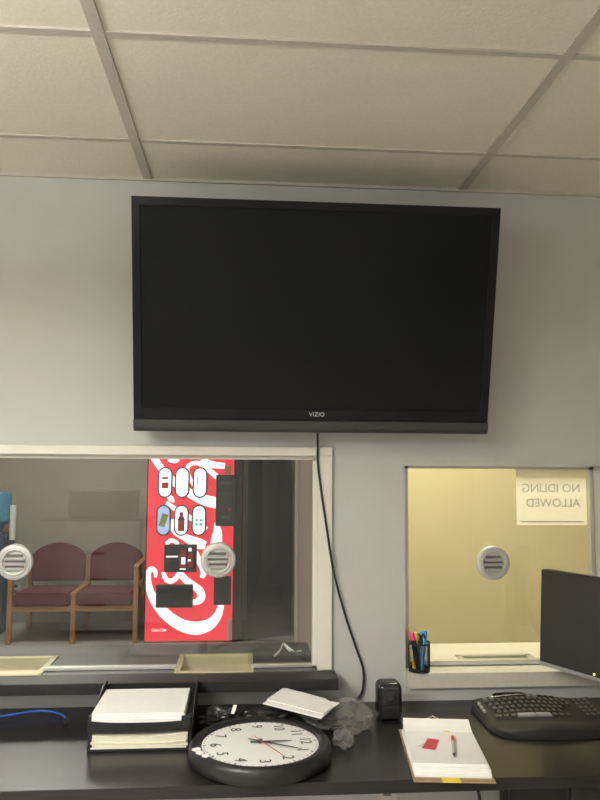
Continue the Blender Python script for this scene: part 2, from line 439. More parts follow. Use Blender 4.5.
# cord from the television down to the desk
cp = [(.262, -.075, 1.80), (.266, -.05, 1.73), (.269, -.028, 1.685), (.273, -.022, 1.598), (.300, -.022, 1.413), (.330, -.022, 1.23), (.375, -.010, 1.067), (.416, -.010, .948), (.442, -.010, .869), (.438, -.012, .797), (.412, -.014, .762), (.39, -.02, .7605)]
tag(MB().tube(spline(cp, 6), .0042, 8).build('power_cord', M['rubber'], None, loc=(.39, -.02, .76)), 'black power cord hanging from the television down the wall to the desk', 'cord')

# ------------------------------------------------------------------ desk
T = .755
dk = thing('desk', (.2, -.33, 0), 'long glossy black desk along the wall under both windows', 'desk')
MB().box((-1.9, -.664, T-.034), (2.3, -.002, T), bev=.002).build('desktop', M['desk'], dk)
for x in (-1.88, 2.25): MB().box((x, -.62, 0), (x+.03, -.03, T-.034)).build('leg_panel', M['desk'], dk)
pd = MB().box((.93, -.62, .03), (1.36, -.05, T-.0345), bev=.003).build('drawer_pedestal', M['ledge'], dk)
for k in range(3):
    d = MB().box((.936, -.637, .05+k*.225), (1.354, -.6205, .265+k*.225), bev=.003).build('drawer', M['ledge'], pd)
    MB().box((1.09, -.652, .15+k*.225), (1.2, -.6375, .162+k*.225), bev=.003).build('handle', M['alu'], d)
ot = thing('wall_outlet', (.53, -.004, .42), 'small white wall outlet low under the desk', 'outlet')
MB().box((.495, -.006, .36), (.565, -.0005, .475), bev=.002).build('cover_plate', M['outlet'], ot)
MB().box((.515, -.0075, .425), (.545, -.0055, .455)).box((.515, -.0075, .378), (.545, -.0055, .408)).build('socket', M['slot'], ot)
for i, (x, s, lb) in enumerate(((.80, .03, 'black cable drooping under the desk left of the drawers'), (.90, -.02, 'black cable under the desk touching the drawer side'))):
    q = [(x-.05, -.30, .716), (x-.03, -.32, .55), (x+s, -.28, .32), (x+.02, -.2, .1), (x+.0, -.10, .006), (x-.1, -.05, .006)]
    tag(MB().tube(spline(q, 6), .005, 8).build('desk_cable', M['rubber'], None, loc=(x, -.2, 0)), lb, 'cable', 'cables under the desk')

# ------------------------------------------------------------------ letter tray with paper
lx0, lx1, ly0, ly1 = -.462, -.150, -.415, -.125
lt = thing('letter_tray', ((lx0+lx1)/2, (ly0+ly1)/2, T), 'black two tier letter tray holding paper, left of the clock', 'letter tray')
def tier(z, name, h, fl=.004):
    t = MB(); t.box((lx0, ly0, z), (lx1, ly1, z+fl))
    for x in (lx0, lx1-.005):
        t.prism([(ly0, z), (ly1, z), (ly1, z+h), (ly1-.07, z+h), (ly0+.06, z+.030), (ly0, z+.014)], x, x+.005, axis='x')
    t.box((lx0, ly1-.005, z), (lx1, ly1, z+h-.012))
    n = 12; poly = [(lx0, z)]+[(lx1, z)]+[(lx1-(lx1-lx0)*k/n, z+fl+.006+.008*abs(2*k/n-1)**3) for k in range(n+1)]
    t.prism(poly, ly0-.004, ly0, axis='y')
    t.build(name, M['black'], lt)
tier(T+.0015, 'lower_tier', .055); tier(T+.060, 'upper_tier', .068, .018)
for x in (lx0+.001, lx1-.013):
    for y in (ly0+.004, ly1-.018): MB().box((x, y, T+.004), (x+.012, y+.012, T+.068+(.05 if y > -.2 else .035)), bev=.001).build('support_post', M['black'], lt)
MB().box((lx1-.032, ly0-.0125, T+.064), (lx1-.004, ly0-.0045, T+.104), bev=.002).build('corner_tab', M['black'], lt)
def stack(x0, x1, y0, y1, z, n, dz, m, jit, sag=0):
    s = MB()
    for k in range(n):
        dx, dy, r = random.uniform(-jit, jit), random.uniform(-jit, jit), random.uniform(-jit, jit)*1.5
        P = []
        for i in range(9):
            row = []
            for j in range(2):
                u = x0+(x1-x0)*i/8; v = y0+(y1-y0)*j
                cx, cy = (x0+x1)/2, (y0+y1)/2
                zz = z+(k+1)*dz + sag*(k/n)*abs(2*i/8-1)**2*(1 if i > 4 else .4)
                row.append((cx+(u-cx)*math.cos(r)-(v-cy)*math.sin(r)+dx, cy+(u-cx)*math.sin(r)+(v-cy)*math.cos(r)+dy, zz))
            P.append(row)
        s.grid(P, th=dz*.97)
    return s
tag(stack(lx0+.012, lx1-.024, ly0-.002, ly1-.055, T+.0785, 8, .0042, M['paper'], .0012).build('paper_stack', M['paper'], None, loc=((lx0+lx1)/2, -.27, T+.079)),
    'thick stack of white paper in the upper tier of the letter tray', 'paper')
tag(stack(lx0+.014, lx1-.014, ly0-.004, ly1-.02, T+.010, 8, .0042, M['paper_cream'], .0034, .012).build('paper_stack', M['paper_cream'], None, loc=((lx0+lx1)/2, -.27, T+.006)),
    'loose stack of cream paper in the lower tier of the letter tray', 'paper')

# blue cable
q = [(-1.25, -.2, T+.004), (-1.05, -.17, T+.004), (-.82, -.125, T+.012), (-.70, -.078, T+.014), (-.62, -.098, T+.009), (-.585, -.15, T+.006)]
bc = thing('network_cable', (-.8, -.12, T), 'blue network cable with a dark plug lying on the desk at left', 'cable')
MB().tube(spline(q, 8), .0035, 8).build('jacket', M['blue_cord'], bc)
MB().box((-.590, -.182, T+.0005), (-.572, -.148, T+.013), bev=.002, rot=(0, 0, .35)).build('plug', M['black'], bc)

# ------------------------------------------------------------------ wall clock lying on the desk
cx, cy = .056, -.487
ck = thing('wall_clock', (cx, cy, T), 'large round white faced wall clock with black rim lying flat on the desk', 'clock')
zf = T+.043
MB().lathe([(.001, .001), (.196, .001), (.207, .006), (.211, .020), (.209, .040), (.201, .050), (.191, .052), (.180, .048), (.173, .043), (.172, .036), (.001, .036)], (cx, cy, T), seg=72).build('case', M['black'], ck)
MB().lathe([(.001, 0), (.1725, 0), (.1725, .003), (.001, .003)], (cx, cy, zf-.004), seg=72).build('dial', M['clock_face'], ck)
A12 = math.radians(4)                      # direction of 12 o'clock, anticlockwise from +x
for h in range(1, 13):
    a = A12-h*PI/6
    me = text_mesh(str(h), .049, .0003, bold=-.0003)
    mx = Matrix.Translation((cx+.134*math.cos(a), cy+.134*math.sin(a), zf)) @ Matrix.Rotation(A12-PI/2, 4, 'Z')
    # numerals stay upright for the dial; the dial itself is turned a quarter
    MB().mesh(me, mx).build('numeral', M['ink'], ck, smooth=0)
tk = MB()
for k in range(60):
    a = k*PI/30; r0 = .164 if k % 5 else .160
    p = Vector((cx+r0*math.cos(a+A12), cy+r0*math.sin(a+A12), zf)); q_ = Vector((cx+.168*math.cos(a+A12), cy+.168*math.sin(a+A12), zf))
    d = (q_-p).normalized(); n_ = Vector((-d.y, d.x, 0))*(.0008 if k % 5 else .0016)
    tk.hexa([p-n_-Vector((0, 0, .0004)), q_-n_-Vector((0, 0, .0004)), q_+n_-Vector((0, 0, .0004)), p+n_-Vector((0, 0, .0004)), p-n_+Vector((0, 0, .0003)), q_-n_+Vector((0, 0, .0003)), q_+n_+Vector((0, 0, .0003)), p+n_+Vector((0, 0, .0003))])
tk.build('minute_track', M['ink'], ck, smooth=0)
def hand(name, ang, l, tail, wd, z, m):
    h = MB(); h.prism([(-tail, -wd), (0, -wd*1.3), (l*.8, -wd*.8), (l, 0), (l*.8, wd*.8), (0, wd*1.3), (-tail, wd)], 0, .0012, axis='z')
    bmesh.ops.transform(h.bm, matrix=Matrix.Translation((cx, cy, z)) @ Matrix.Rotation(ang, 4, 'Z'), verts=h.bm.verts)
    h.build(name, m, ck)
hand('hour_hand', A12-math.radians(2), .095, .03, .0035, zf+.003, M['ink'])
hand('minute_hand', A12-math.radians(33), .135, .04, .0026, zf+.005, M['ink'])
hand('second_hand', A12-math.radians(66), .14, .04, .0008, zf+.007, M['red'])
MB().lathe([(.001, 0), (.006, 0), (.006, .010), (.001, .010)], (cx, cy, zf), seg=16).build('hub', M['ink'], ck)
st = MB()  # white pieces stand in for the glint of plastic film on the rim
for a0, a1, r0, r1 in ((196, 202, .183, .206), (203, 211, .185, .204), (212, 219, .184, .200)):
    P = []
    for i in range(5):
        a = math.radians(a0+(a1-a0)*i/4); j = .003*math.sin(i*2.1)
        P.append([(cx+(r0+j)*math.cos(a), cy+(r0+j)*math.sin(a), T+.0538), (cx+(r1-j)*math.cos(a), cy+(r1-j)*math.sin(a), T+.0525)])
    st.grid(P, th=.0006)
st.build('film_glint', M['paper'], ck)

# crumpled bags
def crumple(c, rad, seed, sub=4, amp=.35, fl=0.0, floor=T+.001):
    b = bmesh.new(); bmesh.ops.create_icosphere(b, subdivisions=sub, radius=1)
    for v in b.verts:
        d = v.co.normalized()
        n = noise.noise(d*1.7+Vector((seed, 0, 0)))*.5+(.5-abs(noise.noise(d*3.2+Vector((0, seed, 0)))))*.9+(.5-abs(noise.noise(d*6.5+Vector((seed, seed, 0)))))*.35-.4+noise.noise(d*8+Vector((0, 0, seed)))*.07
        k = 1+amp*(n*1.6-.25)
        p = Vector((d.x*rad[0]*k, d.y*rad[1]*k, d.z*rad[2]*k))+Vector(c)
        p.z = max(p.z, floor+.001*random.random()); v.co = p
    m = MB(); m._merge(b); return m
pb = crumple((.352, -.255, T+.036), (.085, .115, .046), 3.3, amp=.3)
pb._merge(crumple((.285, -.225, T+.030), (.085, .10, .034), 8.1, amp=.3).bm)
pb._merge(crumple((.315, -.40, T+.018), (.035, .055, .026), 5.7).bm)
tag(pb.build('plastic_bag', M['film'], None, loc=(.34, -.25, T), smooth=30), 'crumpled clear grey plastic bag beside the clock', 'bag')
kb_ = crumple((-.070, -.225, T+.026), (.075, .060, .040), 1.9)
kb_._merge(crumple((.075, -.20, T+.018), (.10, .055, .026), 4.4).bm)
tag(kb_.build('packing_wrap', M['blackfilm'], None, loc=(-.05, -.25, T), smooth=25), 'black crumpled wrap behind the clock next to the letter tray', 'wrap')
tag(MB().box((-.032, -.262, T+.060), (-.020, -.226, T+.0615), rot=(.5, 0, -.3)).build('wrap_glint', M['paper'], None, loc=(-.026, -.245, T+.06)), 'tiny painted white glint on the black wrap behind the clock', 'paper')  # small white sliver standing in for a glint on the film

# folded papers on the bag
fp = thing('folded_paper', (.19, -.26, T+.07), 'folded white papers lying on the plastic bag behind the clock', 'paper')
for k, (poly, z) in enumerate(((((.068, -.262), (.245, -.412), (.312, -.278), (.150, -.122)), T+.082), (((.082, -.235), (.255, -.385), (.318, -.285), (.285, -.262), (.275, -.235), (.145, -.112)), T+.086))):
    MB().prism(poly, z, z+.0025, axis='z').build('sheet', M['paper'], fp, smooth=0)

# ------------------------------------------------------------------ pencil sharpener
sx, sy = .504, -.165
ps = thing('pencil_sharpener', (sx, sy, T), 'small black rounded pencil sharpener on the desk between clock and notepad', 'sharpener')
b = MB(); b.box((sx-.042, sy-.042, T+.001), (sx+.042, sy+.042, T+.122), bev=.022, seg=5); b.build('housing', M['blackgloss'], ps)
MB().box((sx-.034, sy-.047, T+.006), (sx+.034, sy-.030, T+.050), bev=.006, seg=3).build('shavings_drawer', M['black'], ps)
MB().lathe([(.004, 0), (.009, 0), (.011, .003), (.011, .006), (.004, .006)], (sx, sy-.0465, T+.078), axis='y', seg=20).build('pencil_hole', M['tvbar'], ps)
MB().box((sx-.030, sy-.040, T+.092), (sx+.030, sy-.036, T+.100), bev=.002, rot=(-.6, 0, 0)).build('trim_band', M['tvbar'], ps)

# ------------------------------------------------------------------ clipboard, pads, pen, card
ca = -.105
ORG = (.603, -.498)
def cl(u, v, z=0):
    return (ORG[0]+u*math.cos(ca)-v*math.sin(ca), ORG[1]+u*math.sin(ca)+v*math.cos(ca), z)
cbd = thing('clipboard', (ORG[0], ORG[1], T), 'brown clipboard under the stacked white notepads', 'clipboard', rz=ca)
MB().box((-.112, -.195, .001), (.112, .195, .0045), bev=.001).build('board', M['kraft'], cbd, local=True)
cm = MB(); cm.box((-.06, .172, .0045), (.06, .200, .010), bev=.002); cm.tube([(-.02, .195, .010), (-.02, .205, .035), (0, .208, .042), (.02, .205, .035), (.02, .195, .010)], .003, 8)
cm.build('clip', M['chrome'], cbd, local=True)
zt = T+.0048
for i, (w2, h0, h1, dz, rr, lb) in enumerate(((.106, -.168, .150, .016, .00, 'thick white notepad lying on the brown clipboard, lowest of the pile'), (.105, -.160, .152, .013, -.02, 'white notepad with its pages rolled over, topmost on the clipboard'))):
    pad = thing('notepad', (ORG[0], ORG[1], zt), lb, 'notepad', 'white notepads on the clipboard', rz=ca+rr)
    s = MB()
    for k in range(5): s.box((-w2+random.uniform(-.002, .002), h0+k*.003+random.uniform(-.002, .002), k*dz/5), (w2+random.uniform(-.002, .002), h1, (k+.96)*dz/5))
    s.build('pages', M['paper'], pad, local=True, smooth=0)
    if i == 1:
        r = MB(); prof = []
        n = 14
        pts = [(h1-.055, dz+.0006), (h1-.03, dz+.006), (h1-.008, dz+.014), (h1+.010, dz+.016), (h1+.019, dz+.010), (h1+.018, dz+.001), (h1+.010, dz-.006)]
        pts = [(p.x, p.y) for p in spline([(a, b_, 0) for a, b_ in pts], 4)]
        r.grid([[(-w2+.001, a, b_), (w2-.001, a, b_)] for a, b_ in pts], th=.001); r.build('rolled_pages', M['paper'], pad, local=True)
        MB().box((.015, h1-.066, dz+.0002), (.035, h1-.055, dz+.0012)).build('yellow_strip', M['yellow'], pad, local=True)
    zt += dz+.0004
zt += .0003
tabp = MB(); tabp.grid([[(-.034, -.203, .0062), (.016, -.203, .0062)], [(-.034, -.190, .0060), (.016, -.190, .0060)], [(-.034, -.172, .0062), (.016, -.172, .0062)]], th=.001)
tb = tabp.build('sticky_note', M['yellow'], None, loc=(0, 0, 0)); tb.location = (ORG[0], ORG[1], T); tb.rotation_euler = (0, 0, ca); tag(tb, 'yellow sticky note tab on the near edge of the clipboard', 'sticky note')
rcd = thing('red_card', (.560, -.505, zt), 'red torn card with a white corner on the top notepad', 'card')
MB().prism([(.530, -.535), (.566, -.462), (.597, -.476), (.565, -.549)], zt+.0002, zt+.0012, axis='z').build('card', M['redcard'], rcd, smooth=0)
MB().prism([(.522, -.524), (.528, -.496), (.546, -.484), (.543, -.508)], zt+.0013, zt+.0020, axis='z').build('white_corner', M['paper'], rcd, smooth=0)
pn = thing('ballpoint_pen', (.615, -.54, zt), 'red capped ballpoint pen lying on the top notepad', 'pen')
p0, p1 = Vector((.642, -.465, zt+.0055)), Vector((.604, -.612, zt+.0055)); d = (p1-p0)
MB().tube([p0+d*.25, p0+d*.90], .0042, 10).build('barrel', M['pen_clear'], pn)
MB().tube([p0, p0+d*.03, p0+d*.28], [.003, .0052, .0052], 12).build('cap', M['red'], pn)
MB().tube([p0+d*.90, p0+d*.97, p1], [.0042, .0025, .001], 10).build('tip', M['ink'], pn)

# ------------------------------------------------------------------ keyboard
kx, ky = .805, -.40
KB = thing('keyboard', (kx+.225, -.25, T), 'black curved ergonomic computer keyboard in front of the monitor', 'keyboard')
KW = .46
def kz(u, v):       # height of the key bed: u 0..1 across, v 0..1 front to back
    return T+.018+.027*v+.010*math.cos((u-.38)*2*PI*1.1)*(.5+.5*v)
def ybow(u): return -.012*math.cos((u-.36)*PI*1.6)
body = MB(); P = []; nu, nv = 28, 14
def outline(u, v):
    x = kx+KW*u; y = ky+.315*v
    return x, y
b = bmesh.new()
for i in range(nu+1):
    row = []
    for j in range(nv+1):
        u, v = i/nu, j/nv
        su = 2*u-1; sv = 2*v-1
        k = (abs(su)**9+abs(sv)**5)**(1/9) if (su or sv) else 0
        dd = (1-abs(sv))*.1575; Rc = .085 if sv < 0 else .05
        nar = Rc-math.sqrt(max(0, Rc*Rc-max(0, Rc-dd)**2)); xx = kx+KW/2+su*(KW/2-nar*.8)
        yy = -.2425+sv*.1575 - (.010*math.cos(su*PI/2) if sv < 0 else -.008*math.cos((su+.2)*PI/2)*sv)
        palm = .006*math.exp(-((v-.2)/.12)**2)
        edge = min(1, min(1-abs(su), 1-abs(sv))/.09); e = math.sqrt(max(0, 1-(1-edge)**2))
        zz = T+.003+(kz(u, max(0, (v-.36)/.64))-T-.003+palm)*(.25+.75*e)
        row.append((xx, yy, zz))
    P.append(row)
body.grid(P, th=0)
Pb = [[(p[0], p[1], T+.001) for p in row] for row in P]
body.grid(Pb)
# side skirt
loop = [P[i][0] for i in range(nu+1)]+[P[nu][j] for j in range(1, nv+1)]+[P[i][nv] for i in range(nu-1, -1, -1)]+[P[0][j] for j in range(nv-1, 0, -1)]
loop.append(loop[0]); body.grid([[p, (p[0], p[1], T+.001)] for p in loop])
body.build('body', M['kbbody'], KB, smooth=50)
rows = [(0, .000, 13, .0), (1, .001, 13, .004), (2, .0, 12, .008), (3, .0, 11, .014), (4, 0, 8, 0)]
kme = {}
def keycap(wd, hd, m):
    key = (round(wd, 4), round(hd, 4), m)
    if key not in kme:
        k = MB(); a, c2 = wd/2, hd/2; q2 = .0022
        k.hexa([(-a, -c2, 0), (a, -c2, 0), (a, c2, 0), (-a, c2, 0), (-a+q2, -c2+q2, .007), (a-q2, -c2+q2, .007), (a-q2, c2-q2, .007), (-a+q2, c2-q2, .007)], bev=.0008)
        me = bpy.data.meshes.new('key'); k.bm.to_mesh(me); k.bm.free(); me.materials.append(M[m]); kme[key] = me
    return kme[key]
nkeys = 0
def put_key(x, y, wd, hd, m='key'):
    global nkeys
    u = (x-kx)/KW; v = max(0, min(1, ((y+.40)/.315-.36)/.64)); z = kz(u, v)-.002
    o = bpy.data.objects.new('key', keycap(wd, hd, m)); C.objects.link(o); o.parent = KB
    o.location = Vector((x, y+ybow(u), z))-wloc(KB)
    du = (kz(u+.02, v)-kz(u-.02, v))/(.04*KW)
    o.rotation_euler = (.12, -math.atan(du), ybow(u+.02)/(.02*KW)*0 + math.atan((ybow(u+.02)-ybow(u-.02))/(.04*KW)))
    nkeys += 1
pit = .0212; pv = .0275; yk = -.137
x0k = kx+.042
for r in range(4):                 # number row and three letter rows
    n = [14, 14, 12, 11][r]; off = [0, .006, .010, .016][r]
    for k in range(n): put_key(x0k+off+k*pit+pit/2, yk-r*pv, .0185, .0240)
for k, wd in enumerate((.024, .022, .022, .06, .055, .022, .022, .022)):
    put_key(x0k+.004+sum((.024, .022, .022, .06, .055, .022, .022, .022)[:k])+wd/2+.002*k, yk-4*pv, wd, .0235, 'keysilver' if k in (3, 4) else 'key')
for k in range(12): put_key(x0k+.004+k*.0222+.01, yk+.0262, .018, .010, 'keysilver' if k in (0, 1, 7, 8) else 'key')
for r in range(5):
    for k in range(3): put_key(kx+.372+k*pit, yk-r*pv, .0185, .0240)
for k in range(3): put_key(kx+.024, yk-.012-k*.027, .012, .022, 'keysilver')
ar = MB(); q = [(kx+.085+.12*t, yk+.028+.008*math.sin(t*PI), kz(.3, .92)-.001) for t in [i/10 for i in range(11)]]
ar.tube(q, [.002]+[.006]*9+[.002], 8); ar.build('media_dial', M['blackgloss'], KB)
ar = MB(); ar.tube([(kx+.075+.15*t, yk+.0155-.004*math.sin(t*PI), kz(.16+.33*t, .86)+.0035) for t in [i/10 for i in range(11)]], .0022, 8); ar.build('dial_trim', M['chrome'], KB)
MB().box((kx+.205, -.362, T+.0205), (kx+.225, -.352, T+.0250), bev=.002).build('badge', M['keysilver'], KB)

# ------------------------------------------------------------------ monitor
ml, mr_ = Vector((1.068, -.10, .918)), Vector((1.179, -.322, .918))
dx = (mr_-ml).normalized(); ang = math.atan2(dx.y, dx.x)
mon = thing('computer_monitor', (ml.x, ml.y, T), 'black flat computer monitor turned sideways at the right edge of the desk', 'monitor', rz=ang)
MW, zb, zt2 = .50, .906-T, 1.2445-T
def lean(mbx, a=math.radians(3.5)):          # the panel leans back a little on its stand
    for v in mbx.bm.verts:
        z = v.co.z-zb; y = v.co.y
        v.co.y = y*math.cos(a)+z*math.sin(a); v.co.z = zb+z*math.cos(a)-y*math.sin(a)
    return mbx
lean(MB().box((0, .004, zb), (MW, .045, zt2), bev=.006, seg=3)).build('housing', M['black'], mon, local=True)
lean(MB().box((.004, -.001, zb+.0135), (MW-.004, .006, zt2-.004))).build('screen', M['monscreen'], mon, local=True)
mb = MB(); mb.box((0, -.004, zb), (MW, .008, zb+.013), bev=.002); mo = lean(mb).build('bottom_bezel', M['monbezel'], mon, local=True)
lean(MB().box((.229, -.0035, zb+.018), (.235, -.0012, zb+.024), bev=.001)).build('power_light', M['led'], mo, local=True)
lean(MB().box((.016, -.0018, zt2-.014), (.045, -.0008, zt2-.010))).build('emblem', M['tvbar'], mon, local=True)
sb = MB(); sb.box((.21, .052, .17), (.29, .075, .30), bev=.005); sb.hexa([(.215, .19, .012), (.285, .19, .012), (.285, .22, .012), (.215, .22, .012), (.215, .05, .25), (.285, .05, .25), (.285, .075, .25), (.215, .075, .25)]); sb.build('neck', M['black'], mon, local=True)
MB().lathe([(.001, .001), (.10, .001), (.10, .006), (.09, .014), (.001, .016)], (.25, .225, 0), seg=40).build('foot', M['black'], mon, local=True)

# ------------------------------------------------------------------ pen cup and pens
px, py_, pz_ = .655, .008, .8585
pc = thing('pen_cup', (px, py_, pz_), 'black wire mesh pen cup on the left end of the right window sill', 'pen cup')
b = MB(); nr, ns = 14, 44
b.lathe([(.0385+.001*k/nr, pz_+.004+.098*k/nr) for k in range(nr+1)], (px, py_, 0), seg=ns, cap=False)
o = b.build('mesh_wall', M['blackmesh'], pc, smooth=0); wmod = o.modifiers.new('wire', 'WIREFRAME'); wmod.thickness = .0018; wmod.use_even_offset = False
MB().lathe([(.001, .0005), (.0395, .0005), (.0395, .014), (.037, .014), (.037, .003), (.001, .003)], (px, py_, pz_), seg=44).build('base', M['blackmesh'], pc)
MB().lathe([(.0385, 0), (.0415, 0), (.0415, .006), (.0385, .006), (.0385, 0)], (px, py_, pz_+.099), seg=44, cap=False).build('rim', M['blackmesh'], pc)
def marker(name, bx, by, tx, ty_, h, r, m, mcap, label, capf=.72, cat='marker'):
    t = thing(name, (px+bx, py_+by, pz_+.004), label, cat, 'writing tools in the mesh cup')
    a = Vector((px+bx, py_+by, pz_+.006)); e = Vector((px+tx, py_+ty_, pz_+h))
    d = e-a
    MB().tube([a, a+d*.02, a+d*capf], [r*.6, r*.9, r*.9], 12).build('barrel', m, t)
    MB().tube([a+d*capf, a+d*.97, e], [r, r*.9, r*.6], 12).build('cap', mcap, t)
marker('highlighter', -.004, -.012, -.029, -.004, .141, .0115, M['black'], M['pink'], 'pink capped highlighter leaning left in the mesh pen cup', .80)
marker('highlighter', -.014, .012, -.014, .000, .140, .0115, M['yel_pl'], M['yel_pl'], 'yellow highlighter upright in the mesh pen cup', .78)
marker('marker_pen', .004, -.014, .026, .012, .143, .0095, M['blue_pl'], M['blue_pl'], 'blue marker leaning right at the right side of the mesh pen cup', .75)
marker('marker_pen', -.002, .016, .016, .024, .137, .0085, M['blue_pl'], M['blue_pl'], 'blue marker behind the other blue one in the mesh pen cup', .75)
sc_ = thing('scissors', (px+.002, py_, pz_+.004), 'black handled scissors standing in the middle of the mesh pen cup', 'scissors')
MB().tube([(px+.006, py_, pz_+.006), (px+.007, py_, pz_+.095)], [.001, .005], 8).build('blade', M['alu'], sc_)
hb = MB()
for s in (-1, 1):
    ring = [(px+.007+s*.008+.006*math.cos(a), py_, pz_+.118+.015*math.sin(a)) for a in [k*PI/6 for k in range(13)]]
    hb.tube(ring, .003, 8)
hb.tube([(px+.007, py_, pz_+.092), (px+.007, py_, pz_+.106)], .006, 8); hb.build('handle', M['black'], sc_)

# scraps on the outer counter at the right end of the left window
zz = z1+.001
q = [(.125, .185, zz+.003), (.150, .24, zz+.012), (.165, .30, zz+.022), (.178, .27, zz+.010), (.19, .255, zz+.004), (.172, .31, zz+.018), (.20, .25, zz+.006), (.235, .255, zz+.003)]
tag(MB().tube(spline(q, 5), .0035, 6).build('twist_of_string', M['paper'], None, loc=(.18, .25, z1)), 'tangled white string on the counter outside the left window', 'string')
tag(MB().tube([(.185, .325, zz+.004), (.19, .315, zz+.005), (.238, .125, zz+.005), (.240, .115, zz+.004)], [.002, .005, .005, .002], 8).build('counter_pen', M['black'], None, loc=(.21, .22, z1)), 'black pen lying beside the white string on the counter', 'pen')

# ------------------------------------------------------------------ waiting room: drink machine
VY = 4.08
def vx(pxx, pyy): return -.89+.00901*(pxx-(144+(643-pyy)*4/183))
def vz(pyy): return .012+.00896*(643-pyy)
vm = thing('vending_machine', (-.46, VY+.4, 0), 'tall red backlit drink vending machine with white script in the waiting room', 'vending machine')
b = MB(); b.box((-.90, VY, .008), (-.015, VY+.83, 1.86), bev=.012)
for x in (-.85, -.07):
    for y in (VY+.06, VY+.77): b.lathe([(.001, 0), (.025, 0), (.025, .03), (.001, .03)], (x, y, 0), seg=12)
b.build('cabinet', M['vend_body'], vm)
fp_ = MB(); fp_.box((-.885, VY-.012, .014), (-.098, VY+.004, 1.845), bev=.004); fp_.build('lit_panel', M['vend_red'], vm)
def ribbon(mb, pts, y, dep=.002):
    P = spline([(p[0], p[1], p[2]) for p in pts], 6); lft = []; rgt = []
    for i, p in enumerate(P):
        t = P[min(i+1, len(P)-1)]-P[max(i-1, 0)]; t = Vector((t.x, t.y)).normalized(); n = Vector((-t.y, t.x))*p.z/2
        lft.append((p.x+n.x, p.y+n.y)); rgt.append((p.x-n.x, p.y-n.y))
    g_ = [[(min(-.087, max(-.883, vx(*a))), y, max(.04, vz(a[1]))), (min(-.087, max(-.883, vx(*c2))), y, max(.04, vz(c2[1])))] for a, c2 in zip(lft, rgt)]
    b = bmesh.new()
    V = [[b.verts.new(q) for q in row]+[b.verts.new((q[0], q[1]+dep, q[2])) for q in row] for row in g_]
    for A, B in zip(V, V[1:]):
        for i, j in ((0, 1), (1, 3), (3, 2), (2, 0)): b.faces.new((A[i], A[j], B[j], B[i]))
    for R_ in (V[0], V[-1]): b.faces.new((R_[0], R_[1], R_[3], R_[2]))
    bmesh.ops.recalc_face_normals(b, faces=b.faces); mb._merge(b)
rb = MB()
RIB = [
 [(151, 452, 6), (155, 460, 7), (163, 471, 7), (176, 484, 8), (190, 494, 9), (205, 501, 11), (222, 505, 12)],
 [(194, 486, 3), (190, 478, 4), (187.5, 470, 4), (190, 465, 4), (198, 463, 4.5), (208, 469, 5), (220, 479, 6)],
 [(202, 459, 5), (211, 464, 7), (226, 466, 6)],
 [(168, 459, 4), (174, 461, 5), (179, 459, 4)],
 [(167, 496, 3), (171, 500, 6), (174, 503, 2)],
 [(166, 504, 4), (180, 513, 5), (195, 522, 5), (207, 531, 5)],
 [(171, 521, 6), (175, 532, 7), (187, 540, 8), (198, 545, 11), (206, 547, 8)],
 [(166, 546, 4), (171, 542, 4), (177, 545, 4), (175, 550, 4), (168, 550, 4), (166, 546, 4)],
 [(217, 524, 4), (218, 534, 9), (217, 546, 12), (221, 558, 12), (226, 570, 8)],
 [(196, 553, 4), (199, 562, 6), (204, 572, 7), (202, 580, 4)],
 [(163, 574, 4), (166, 581, 5), (171, 583, 5), (176, 580, 5), (180, 576, 6), (186, 582, 7), (193, 587, 7), (200, 593, 8), (201, 600, 8), (196, 604, 6), (190, 603, 4)],
 [(155.5, 579, 3), (155, 573, 4.5), (151, 570.5, 5), (148.5, 575, 5), (148.5, 585, 6), (151.5, 596, 8), (158, 607, 10), (168, 618, 11), (182, 627, 12), (197, 630, 13), (210, 626, 11), (218, 617, 8), (221, 608, 6), (222, 600, 5)],
]
for k, r in enumerate(RIB): ribbon(rb, r, VY-.0145-.0003*k)
me = text_mesh('Coca-Cola', .036, .0006, shear=.35, space=.85)
rb.mesh(me, Matrix.Translation((vx(158.5, 631.5), VY-.0155, vz(631.5))) @ Matrix.Rotation(PI/2, 4, 'X'))
rb.build('script_lettering', M['vend_white'], vm, smooth=0)
def capsule(cxp, cyp, w2, h2, y0, y1):
    xc, zc = vx(cxp, cyp), vz(cyp); r = w2; n = 10; poly = []
    for k in range(n+1): a = PI*k/n; poly.append((xc+r*math.cos(a), zc+h2-r+r*math.sin(a)))
    for k in range(n+1): a = PI+PI*k/n; poly.append((xc+r*math.cos(a), zc-h2+r+r*math.sin(a)))
    return MB().prism(poly, y0, y1, axis='y')
